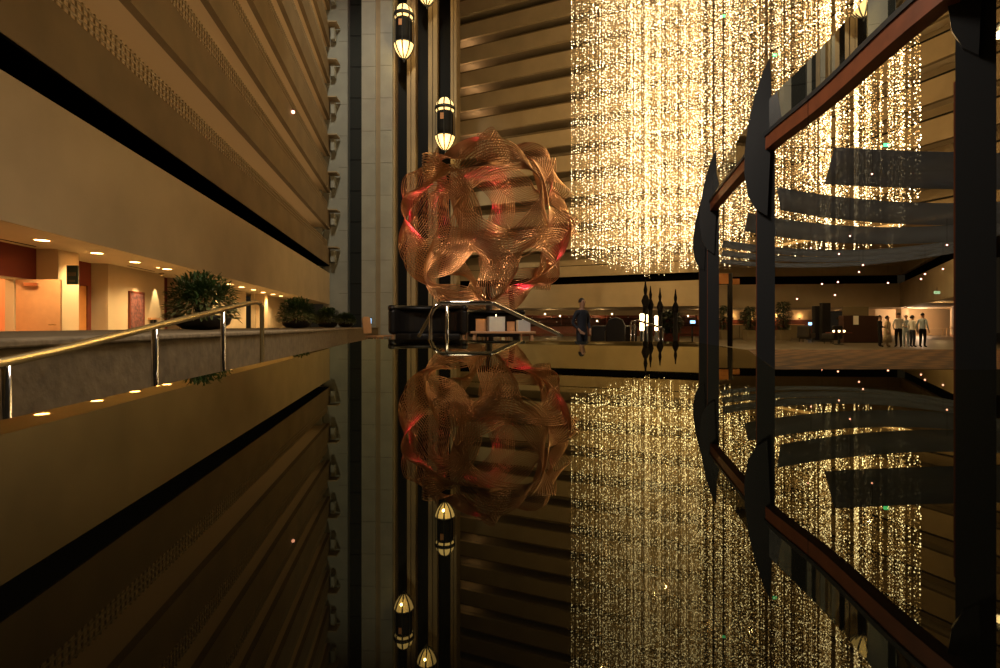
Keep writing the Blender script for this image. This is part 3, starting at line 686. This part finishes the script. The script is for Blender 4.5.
for px, wpx, lab in ((481, 9.5, 'brown wooden box left of the larger candle cube'), (511, 7.5, 'brown wooden box between the two candle cubes')):
    wd = wpx/500*11; o = thing('wooden_box', lab, 'box', (xd(px, 11), 11.05, .985), -.1, 'brown boxes on the table')
    bevel(MB().box((0, 0, wd*.6), (wd, wd, wd*1.2)).build('body', M['tanwood'], o), .006); bevel(MB().box((0, 0, wd*1.24), (wd*1.06, wd*1.06, wd*.1)).build('lid', M['orangewood'], o), .004)
lamp('POINT', (xd(497, 11), 10.6, 1.6), 8, (1, .6, .22), 0); lamp('AREA', (-.4, 6.2, 7.5), 380, (1, .82, .66), 2.2, (-.4, 6.6, 0))  # overhead area light added to put highlights on the chrome rail
# ================================================================== PEOPLE
def person(label, loc, rz, h, shirt, legs, hairlen=.0, coat=None, arm='down', stride=.0):
    g = bpy.data.meshes.new('person'); V = []; E_ = []; Rr = []
    def v(co, r, par=None):
        V.append(co); Rr.append(r if isinstance(r, tuple) else (r, r))
        if par is not None: E_.append((par, len(V)-1))
        return len(V)-1
    pel = v((0, 0, .94), (.145, .10)); wst = v((0, 0, 1.08), (.125, .09), pel); chs = v((0, 0, 1.28), (.155, .105), wst)
    sh = v((0, .01, 1.42), (.12, .085), chs); nk = v((0, .005, 1.50), (.052, .055), sh); hd = v((0, -.01, 1.58), (.062, .075), nk)
    hm = v((0, -.012, 1.66), (.075, .092), hd); ht = v((0, 0, 1.735), (.052, .065), hm)
    for s in (-1, 1):
        a = v((s*.165, .01, 1.41), .058, sh)
        if arm == 'down': el = (s*.235, .04, 1.13); wr_ = (s*.245, -.05, .90); hn = (s*.245, -.075, .82)
        elif arm == 'bent': el = (s*.225, .02, 1.14); wr_ = (s*.10, -.20, 1.10); hn = (s*.03, -.235, 1.12)
        else: el = (s*.25, .06, 1.15); wr_ = (s*.17, -.10, .98); hn = (s*.14, -.14, .94)
        e = v(el, .043, a); wr2 = v(wr_, .029, e); hh = v(hn, (.036, .018), wr2)
        dv = (Vector(hn)-Vector(wr_)).normalized(); sd = Vector((0, 1, 0)).cross(dv).normalized() if arm != 'down' else Vector((0, -1, 0))
        for k in range(4):
            off = sd*(k-1.5)*.017; L_ = (.065, .078, .074, .055)[k]; b0 = Vector(hn)+dv*.03+off
            m1 = v(tuple(b0), .009, hh); m2 = v(tuple(b0+dv*L_*.6+Vector((-s*.006, 0, 0))), .008, m1); v(tuple(b0+dv*L_+Vector((-s*.018, 0, 0))), .007, m2)
        tb_ = Vector(hn)+sd*.035; m1 = v(tuple(tb_), .010, hh); v(tuple(tb_+dv*.05+sd*.012), .008, m1)
        hp = v((s*.085, 0, .88), .092, pel); kn = v((s*.095, -.02+s*stride*.5, .49), .063, hp); an = v((s*.10, .02+s*stride, .09), .043, kn)
        v((s*.115, -.13+s*stride, .045), (.042, .035), an)
    g.from_pydata(V, E_, []); ob = bpy.data.objects.new('person', g); C.objects.link(ob)
    sk = ob.modifiers.new('skin', 'SKIN'); sk.use_smooth_shade = True
    for i, r in enumerate(Rr): g.skin_vertices[0].data[i].radius = r
    g.skin_vertices[0].data[0].use_root = True
    ss = ob.modifiers.new('sub', 'SUBSURF'); ss.levels = 2; ss.render_levels = 2
    dg = bpy.context.evaluated_depsgraph_get(); me = bpy.data.meshes.new_from_object(ob.evaluated_get(dg)); ob.modifiers.clear(); ob.data = me
    me.materials.clear()
    for m_ in (M['skin'], shirt, legs, M['black']): me.materials.append(m_)
    wz = {'down': .90, 'bent': 0, 'hip': 0}[arm]
    for p in me.polygons:
        c = p.center; p.use_smooth = True
        hand = (arm == 'down' and abs(c.x) > .19 and c.z < .93) or (arm == 'bent' and c.y < -.195 and c.z > 1.0) or (arm == 'hip' and c.y < -.095 and .85 < c.z < 1.02)
        p.material_index = 0 if (c.z > 1.475 or hand) else 1 if (c.z > .96 or (abs(c.x) > .19 and c.z > .8)) else 3 if c.z < .075 else 2
    s = h/1.78; ob.location = loc; ob.rotation_euler = (0, 0, rz); ob.scale = (s, s, s)
    tag(ob, label, 'person')
    b = MB(); prof = [(.083*math.sin(a), .102*math.cos(a)) for a in (1.75, 1.4, 1.05, .7, .35, 0)]
    b.lathe([(r, z) for r, z in prof], (0, .016, 1.672), 14)
    if hairlen: b.lathe([(.06, -hairlen), (.088, -hairlen*.5), (.085, 0)], (0, .035, 1.68), 12, a0=.1, a1=math.pi-.1)
    b.build('hair', M['hair'], ob, True)
    b = MB(); b.sphere((-.028, -.096, 1.665), .010, 6, 5); b.sphere((.028, -.096, 1.665), .010, 6, 5); b.build('eyes', M['hair'], ob)
    b = MB(); b.tube([(0, -.098, 1.675), (0, -.120, 1.64), (0, -.098, 1.632)], [.006, .013, .008], 6); b.build('nose', M['skin'], ob, True)
    if coat:
        b = MB(); b.lathe([(.25, .25), (.22, .6), (.17, 1.0), (.175, 1.3), (.13, 1.42)], (0, 0, 0), 18); o2 = b.build('coat', coat, ob, True); o2.scale = (1.1, .85, 1)
    return ob
person('person in dark navy clothes standing alone right of the copper sculpture', (xd(582, 12.6), 12.6, 0), .5, 1.82, M['navy'], M['navy'], arm='hip', stride=.06)
for px, D, rz, h, sh_, lg_, hl, ct, arm, lab in (
    (880, 26, 1.2, 1.68, 'charcoal', 'charcoal', .0, None, 'bent', 'person in dark clothes at the left of the standing group'),
    (887.5, 26.3, .8, 1.66, 'beige', 'beige', .1, 'beige', 'down', 'person in a long beige coat in the standing group'),
    (898.5, 25.6, 2.8, 1.80, 'white', 'charcoal', .0, None, 'hip', 'person in a white shirt and dark trousers, seen from behind'),
    (906, 26.4, -.4, 1.70, 'blue', 'blue', .0, None, 'bent', 'person in pale blue top and trousers beside the white shirt'),
    (912.5, 25.8, 1.6, 1.68, 'white', 'navy', .12, None, 'down', 'person with long dark hair in a white top and navy trousers'),
    (922.6, 25.6, 1.9, 1.78, 'blue', 'charcoal', .0, None, 'down', 'person in pale blue shirt standing at the right of the group')):
    person(lab, (xd(px, D), D, 0), rz, h, M[sh_], M[lg_], hl, M[ct] if ct else None, arm)
# ================================================================== BAR AND LOBBY BEHIND
bc = thing('bar_counter', 'long red wooden bar counter across the far end of the lobby', 'bar', (13, 55.5, 0))
bevel(MB().box((0, 0, .55), (22, .6, 1.1)).build('front_panel', M['redwood'], bc), .02); bevel(MB().box((0, -.05, 1.13), (22.3, .8, .06)).build('counter_top', M['black'], bc), .02)
b = MB(); b.tube([(-11, -.45, .2), (11, -.45, .2)], .03, 6); b.build('foot_rail', M['brass'], bc)
sh_ = thing('bottle_shelf', 'dark red shelving of bottles behind the far bar', 'shelf', (13, 61, 0))
b = MB(); b.box((0, .25, 1.2), (22, .06, 2.4)); b.build('back_panel', M['redwood'], sh_)
for z in (.9, 1.45, 2.0): MB().box((0, 0, z), (22, .45, .05)).build('shelf_board', M['black'], sh_)
for x in (-11, -5.5, 0, 5.5, 11): MB().box((x, 0, 1.2), (.1, .5, 2.4)).build('upright', M['redwood'], sh_)
proto = None
for i in range(26):
    x = 3+i*.8+.2*math.sin(i*7); z = (.925, 1.475, 2.025)[(i*2) % 3]
    if abs((x-13) % 5.5) < .16 or abs((x-13) % 5.5) > 5.34: x += .35
    if proto is None:
        proto = MB().lathe([(.05, 0), (.06, .03), (.06, .24), (.022, .32), (.022, .40), (.026, .42)], n=10).build('bottle', M['bottle'], None, True); o = proto
        MB().lathe([(.062, .08), (.062, .18)], n=10).build('paper_label', M['paper'], o)
        tag(o, 'small dark bottle on the shelves behind the far bar', 'bottle', 'bottles behind the bar')
    else: o = copy_tree(proto)
    o.location = (x, 60.9, z)
# shelf and wall lamps of the bar
SL = [(545, 314, 58), (560, 316, 58), (575, 319, 55), (597, 321, 55), (612, 314, 60), (700, 318, 60), (688, 316, 60)]
for i, (px, py, D) in enumerate(SL):
    p = at(px, py, 59.5); o = thing('bar_lamp', 'tiny warm lamp glowing above the far bar', 'lamp', p, 0, 'tiny lamps over the bar')
    MB().sphere((0, 0, 0), .10, 8, 6).build('shade', M['lampglow'], o, True); MB().tube([(0, 0, .09), (0, 0, max(.2, 3.1-p.z))], .008, 4).build('cord', M['black'], o)
for x in (0, 6, 12, 18, 24, 30): lamp('POINT', (x, 60.0, 2.7), 55 if x < 15 else 30, (1, .62, .26), 0)
for i, px in enumerate((733, 756, 777, 800, 838)):
    X = xd(px, 63.7); o = thing('wall_sconce', 'half-round uplight sconce on the red wall, number by place: '[:52].replace(', number by place:', '')+' '+['far left', 'second from left', 'middle', 'second from right', 'far right'][i], 'lamp', (X, 63.84, 1.95), 0, 'sconces on the lobby wall')
    MB().lathe([(.03, 0), (.16, .12), (.2, .2)], n=10, a0=math.pi, a1=2*math.pi).build('bowl', M['brass'], o, True); MB().box((0, -.06, .16), (.2, .08, .05)).build('lamp_tube', M['lampglow'], o)
    lamp('POINT', (X, 63.5, 2.25), 32, (1, .55, .22), .05)
# tall dark finial posts and glowing pillars in front of the bar
def finial_post(px, ytop, D, lab, rb=.105):
    h = EYE+(326-ytop)/500*D; o = thing('ornamental_post', lab, 'ornament', (xd(px, D), D, gz(xd(px, D), D)), 0, 'dark finial posts')
    MB().lathe([(.30, 0), (.30, .1), (rb, .18), (rb*.9, h*.62)], n=14).build('shaft', M['charcoal'], o, True)
    MB().lathe([(rb*.8, h*.62), (rb*1.15, h*.66), (rb*1.4, h*.70), (rb*.9, h*.76), (rb*.5, h*.79)], n=14).build('bulb', M['charcoal'], o, True)
    MB().lathe([(rb*.45, h*.79), (rb*.7, h*.86), (rb*.35, h*.93), (.02, h)], n=12).build('spire', M['charcoal'], o, True)
finial_post(645.5, 280, 22, 'tallest and leftmost dark finial post before the bar', .13)
finial_post(650.5, 286, 22.95, 'dark finial post close behind the tallest one')
finial_post(660, 288, 22, 'dark finial post standing right of the glowing glass pillars')
finial_post(675.5, 289.5, 22, 'dark finial post rising behind the wide bushy plant')
for px, y0, y1, wpx, lab in ((642, 314, 331, 4.5, 'widest glowing glass pillar lamp, left of the dark finial posts'), (647.3, 315, 326, 1.6, 'thin glowing glass pillar lamp between two brighter ones'), (656.3, 316, 331, 3.4, 'glowing glass pillar lamp on the right, beside the third finial post')):
    D = 20.5; a = at(px, y0, D); c = at(px, y1, D); wd = wpx/500*D
    o = thing('pillar_lamp', lab, 'lamp', (a.x, D, .012), 0, 'glowing pillar lamps')
    MB().lathe([(wd/2*.8, c.z), (wd/2, c.z+.05), (wd/2*.9, (a.z+c.z)/2), (wd/2, a.z-.03), (wd/2*.7, a.z)], n=14).build('glass_tube', M['lampglow'], o, True)
    MB().lathe([(wd*.9, 0), (wd*.9, .05), (wd*.45, .1), (wd*.45, c.z)], n=12).build('pedestal', M['steel'], o, True)
    lamp('POINT', (a.x, D-.5, 1.3), 14, WARM, 0)
o = thing('railing_frame', 'short pale metal railing before the glowing pillar lamps', 'railing', (0, 0, .012)); D = 15
MB().tube([at(631, 322, D), at(638, 321, D), at(663, 328.5, D)], .03, 8).build('top_rail', M['chrome'], o, True)
for px, py in ((631, 322), (634.5, 322), (659, 328), (663, 328.5)):
    p = at(px, py, D); MB().tube([(p.x, p.y, 0), p], .025, 6).build('post', M['chrome'], o, True)
def box_plant(px, D, hw, ht, lab, bm='olive', wpx=14, top=310, n=260, seed=1):
    rnd = random.Random(seed); wd = wpx/500*D; h = EYE+(326-top)/500*D; X = xd(px, D)
    o = thing('potted_plant', lab, 'plant', (X, D, 0), 0, 'lobby plants'); bh = ht
    b = MB(); b.lathe([(hw*.85, 0), (hw, bh), (hw*.88, bh), (hw*.8, bh-.06)], n=4, a0=math.pi/4, a1=math.pi/4+2*math.pi); b.build('planter_box', M[bm], o)
    b = MB(); b.tube([(0, 0, bh-.1), (.05, 0, (bh+h)/2), (0, 0, h-.1)], .04, 6); b.build('stem', M['soil'], o)
    b = MB()
    for i in range(n*3):
        a = rnd.uniform(0, 6.283); z = rnd.uniform(bh-.05, h); q = math.sqrt(rnd.random())*wd/2*(.55+.45*math.sin(math.pi*(z-bh)/(h-bh)))
        d = Vector((math.cos(a), math.sin(a), rnd.uniform(-.1, 1.0))); b.leaf((q*math.cos(a), q*math.sin(a), z), d, rnd.uniform(.2, .4), rnd.uniform(.06, .11), rnd.uniform(.2, .8))
    b.build('foliage', M['leafdark'], o)
box_plant(669, 24, .55, .75, 'wide bushy plant in a red wooden box right of the finial posts', 'redwood', 20, 311, 320, 2)
box_plant(723.5, 40, .4, .8, 'dark narrow plant just left of the slim far post', 'olive', 5, 306, 160, 3)
box_plant(750, 38, .6, .8, 'dark plant between the slim post and second steel post', 'olive', 10, 307, 220, 4)
box_plant(783, 38, .6, .8, 'tall dark plant with a spiky top beside the pale planter', 'olive', 12, 302, 260, 5)
box_plant(745, 44, .5, .9, 'plant in the box behind the slim far post', 'olive', 9, 312, 150, 8)
# low pale planter boxes / seat backs
for px, wpx, lab in ((738, 13, 'pale olive low cabinet behind the slim far post'), (796, 13, 'pale olive low cabinet right of the tall dark plant')):
    D = 42; wd = wpx/500*D; o = thing('low_cabinet', lab, 'cabinet', (xd(px, D), D, 0), 0, 'pale cabinets in the lobby')
    bevel(MB().box((0, 0, .62), (wd, .5, 1.16)).build('body', M['olive'], o), .02); bevel(MB().box((0, 0, 1.22), (wd*1.04, .56, .05)).build('top', M['tanwood'], o), .01)
    MB().box((0, -.26, .6), (.02, .02, 1.0)).build('door_gap', M['dark'], o)
for px, wpx, top, lab in ((817, 8, 306, 'left shorter leaf of the dark folding screen'), (825, 9, 303, 'taller dark standing panel before the lobby wall')):
    D = 36 if px == 817 else 35; wd = wpx/500*D; h = EYE+(326-top)/500*D
    o = thing('standing_panel', lab.replace('left shorter leaf of the dark folding screen', 'shorter dark standing panel left of the taller one'), 'panel', (xd(px, D), D, 0), .1, 'dark standing panels')
    bevel(MB().box((0, 0, h/2+.04), (wd, .3, h-.08)).build('panel', M['charcoal'], o), .03); MB().box((0, 0, .03), (wd*1.1, .5, .06)).build('base', M['steel'], o)
# dark display stand with a white poster
D = 33; o = thing('display_stand', 'dark wide display stand with a glass top panel near the group', 'stand', (xd(860, D), D, 0))
bevel(MB().box((0, 0, .9), (2.5, .5, 1.76)).build('body', M['darkwood'], o), .02); MB().box((0, 0, .02), (2.6, .6, .04)).build('plinth', M['black'], o)
MB().box((-.3, 0, 2.07), (1.7, .05, .62)).build('glass_panel', M['olive'], o)
o = thing('poster', 'small white poster on the front of the dark display stand', 'poster', (xd(853, D), D-.27, EYE+.38)); MB().box((0, 0, 0), (.34, .02, .58)).build('sheet', M['paper'], o); MB().box((0, .008, 0), (.38, .012, .62)).build('backing', M['steel'], o)
# lounge armchairs in the dark
def armchair(px, D, rz, lab):
    o = thing('lounge_armchair', lab, 'armchair', (xd(px, D), D, gz(xd(px, D), D+.3)), rz, 'dark lounge armchairs')
    bevel(MB().box((0, 0, .34), (.62, .62, .22)).build('seat', M['leather'], o), .05, 3); bevel(MB().box((0, .34, .72), (.8, .16, .80)).build('backrest', M['leather'], o), .06, 3)
    for sx in (-1, 1): bevel(MB().box((sx*.38, 0, .46), (.14, .7, .34)).build('armrest', M['leather'], o), .04, 3)
    for sx in (-1, 1):
        for sy in (-1, 1): MB().tube([(sx*.3, sy*.28, 0), (sx*.3, sy*.28, .24)], .025, 6).build('leg', M['steel'], o)
armchair(600, 24.6, 2.9, 'black lounge armchair left of the high-backed one'); armchair(625, 24, -2.6, 'black lounge armchair left of the pale metal railing')
armchair(806, 34, 2.2, 'dark lounge armchair before the pale cabinet and small screen'); armchair(832, 31, 3.5, 'dark lounge armchair left of the display stand')
o = thing('porter_chair', 'tall black wing chair with rounded top before the bar', 'chair', (xd(615, 21), 21, .012), 3.0)
bevel(MB().plate([(-.36, .3), (.36, .3), (.40, 1.1), (.28, 1.36), (0, 1.46), (-.28, 1.36), (-.40, 1.1)], (0, .3, 0), (1, 0, 0), (0, 0, 1), (0, 1, 0), .14).build('backrest', M['leather'], o), .04, 3)
bevel(MB().box((0, 0, .38), (.6, .6, .18)).build('seat', M['leather'], o), .05, 3)
for sx in (-1, 1): bevel(MB().box((sx*.36, .05, .6), (.1, .55, .6)).build('wing', M['leather'], o), .04, 3)
for sx in (-1, 1):
    for sy in (-1, 1): MB().tube([(sx*.26, sy*.25, 0), (sx*.26, sy*.25, .3)], .025, 6).build('leg', M['steel'], o)
# glasses of light on low tables
for px, py, D, lab in ((843, 329, 32, 'left candle glass glowing on the low dark table'), (846.5, 327.5, 32, 'middle candle glass glowing on the low dark table'), (828.5, 329.5, 32, 'candle glass glowing left of the table pair')):
    pass
lt = thing('low_table', 'low dark table bearing small glowing candle glasses left of the poster', 'table', (xd(832, 30), 29.4, 0))
bevel(MB().box((0, 0, .70), (1.2, .6, .05)).build('tabletop', M['redwood'], lt), .01); MB().lathe([(.25, 0), (.25, .03), (.05, .06), (.05, .68)], n=12).build('pedestal', M['steel'], lt)
for dx, lab in ((-.3, 'left one of three candle glasses on the low dark table'), (.02, 'middle one of three candle glasses on the low dark table'), (.32, 'right one of three candle glasses on the low dark table')):
    o = thing('candle_glass', lab, 'candle holder', (xd(832, 30)+dx, 29.4, .725), 0, 'candle glasses'); MB().lathe([(.04, 0), (.055, .12), (.05, .12), (.036, .015)], n=10).build('glass', M['lampglow'], o, True); MB().lathe([(.06, 0), (.06, .012)], n=10).build('saucer', M['steel'], o)
# right corridor: exit sign, picture, console table
def onwall(px):
    for s in np.arange(0, 34, .05):
        q = H.p(s, 0, 0)
        if q.x/q.y*500+500 < px: return s
    return 5
s = onwall(957.5); o = thing('corridor_picture', 'framed pale picture on the right corridor wall', 'picture', (0, 0, 0))
b = MB(); H.box(b, s-.2, s+1.3, -.05, 0, 1.3, 2.2); b.build('frame', M['black'], o); b = MB(); H.box(b, s-.1, s+1.2, -.06, -.05, 1.4, 2.1); b.build('print', M['blue'], o)
p = at(937, 292.5, 34); o = thing('exit_sign', 'green lit exit sign hanging at the mouth of the right corridor', 'sign', p)
MB().box((0, 0, 0), (.55, .08, .26)).build('lit_face', M['exitpale'], o); MB().tube([(0, 0, .13), (0, 0, .5)], .02, 6).build('hanger', M['steel'], o)
b = MB()
for k, ch in enumerate('EXIT'):
    x = -.19+k*.125; z = 0; y = -.046
    if ch == 'E':
        b.box((x-.03, y, z), (.018, .012, .15))
        for q in (-.066, 0, .066): b.box((x, y, q), (.07, .012, .018))
    if ch == 'X':
        for sg2 in (-1, 1): b.box((x, y, 0), (.018, .012, .17), 0, Matrix.Rotation(sg2*.45, 3, 'Y'))
    if ch == 'I': b.box((x, y, 0), (.018, .012, .15))
    if ch == 'T': b.box((x, y, 0), (.018, .012, .15)); b.box((x, y, .066), (.08, .012, .018))
b.build('lettering', M['exitletter'], o); o.scale = (.7, .7, .7)
D = 57; o = thing('console_table', 'pale console table against the corridor end wall', 'table', (xd(936, D), D, 0))
bevel(MB().box((0, 0, .82), (2.2, .6, .06)).build('tabletop', M['soffit'], o), .01)
for sx in (-1, 1):
    for sy in (-1, 1): MB().box((sx*1.0, sy*.24, .40), (.07, .07, .80)).build('leg', M['soffit'], o)
lamp('POINT', (44, 54, 2.7), 110, (1, .60, .34), 0); lamp('POINT', (47.5, 56.5, 2.4), 420, (1, .64, .38), 0); lamp('POINT', (37, 42, 2.7), 50, WARM, 0)
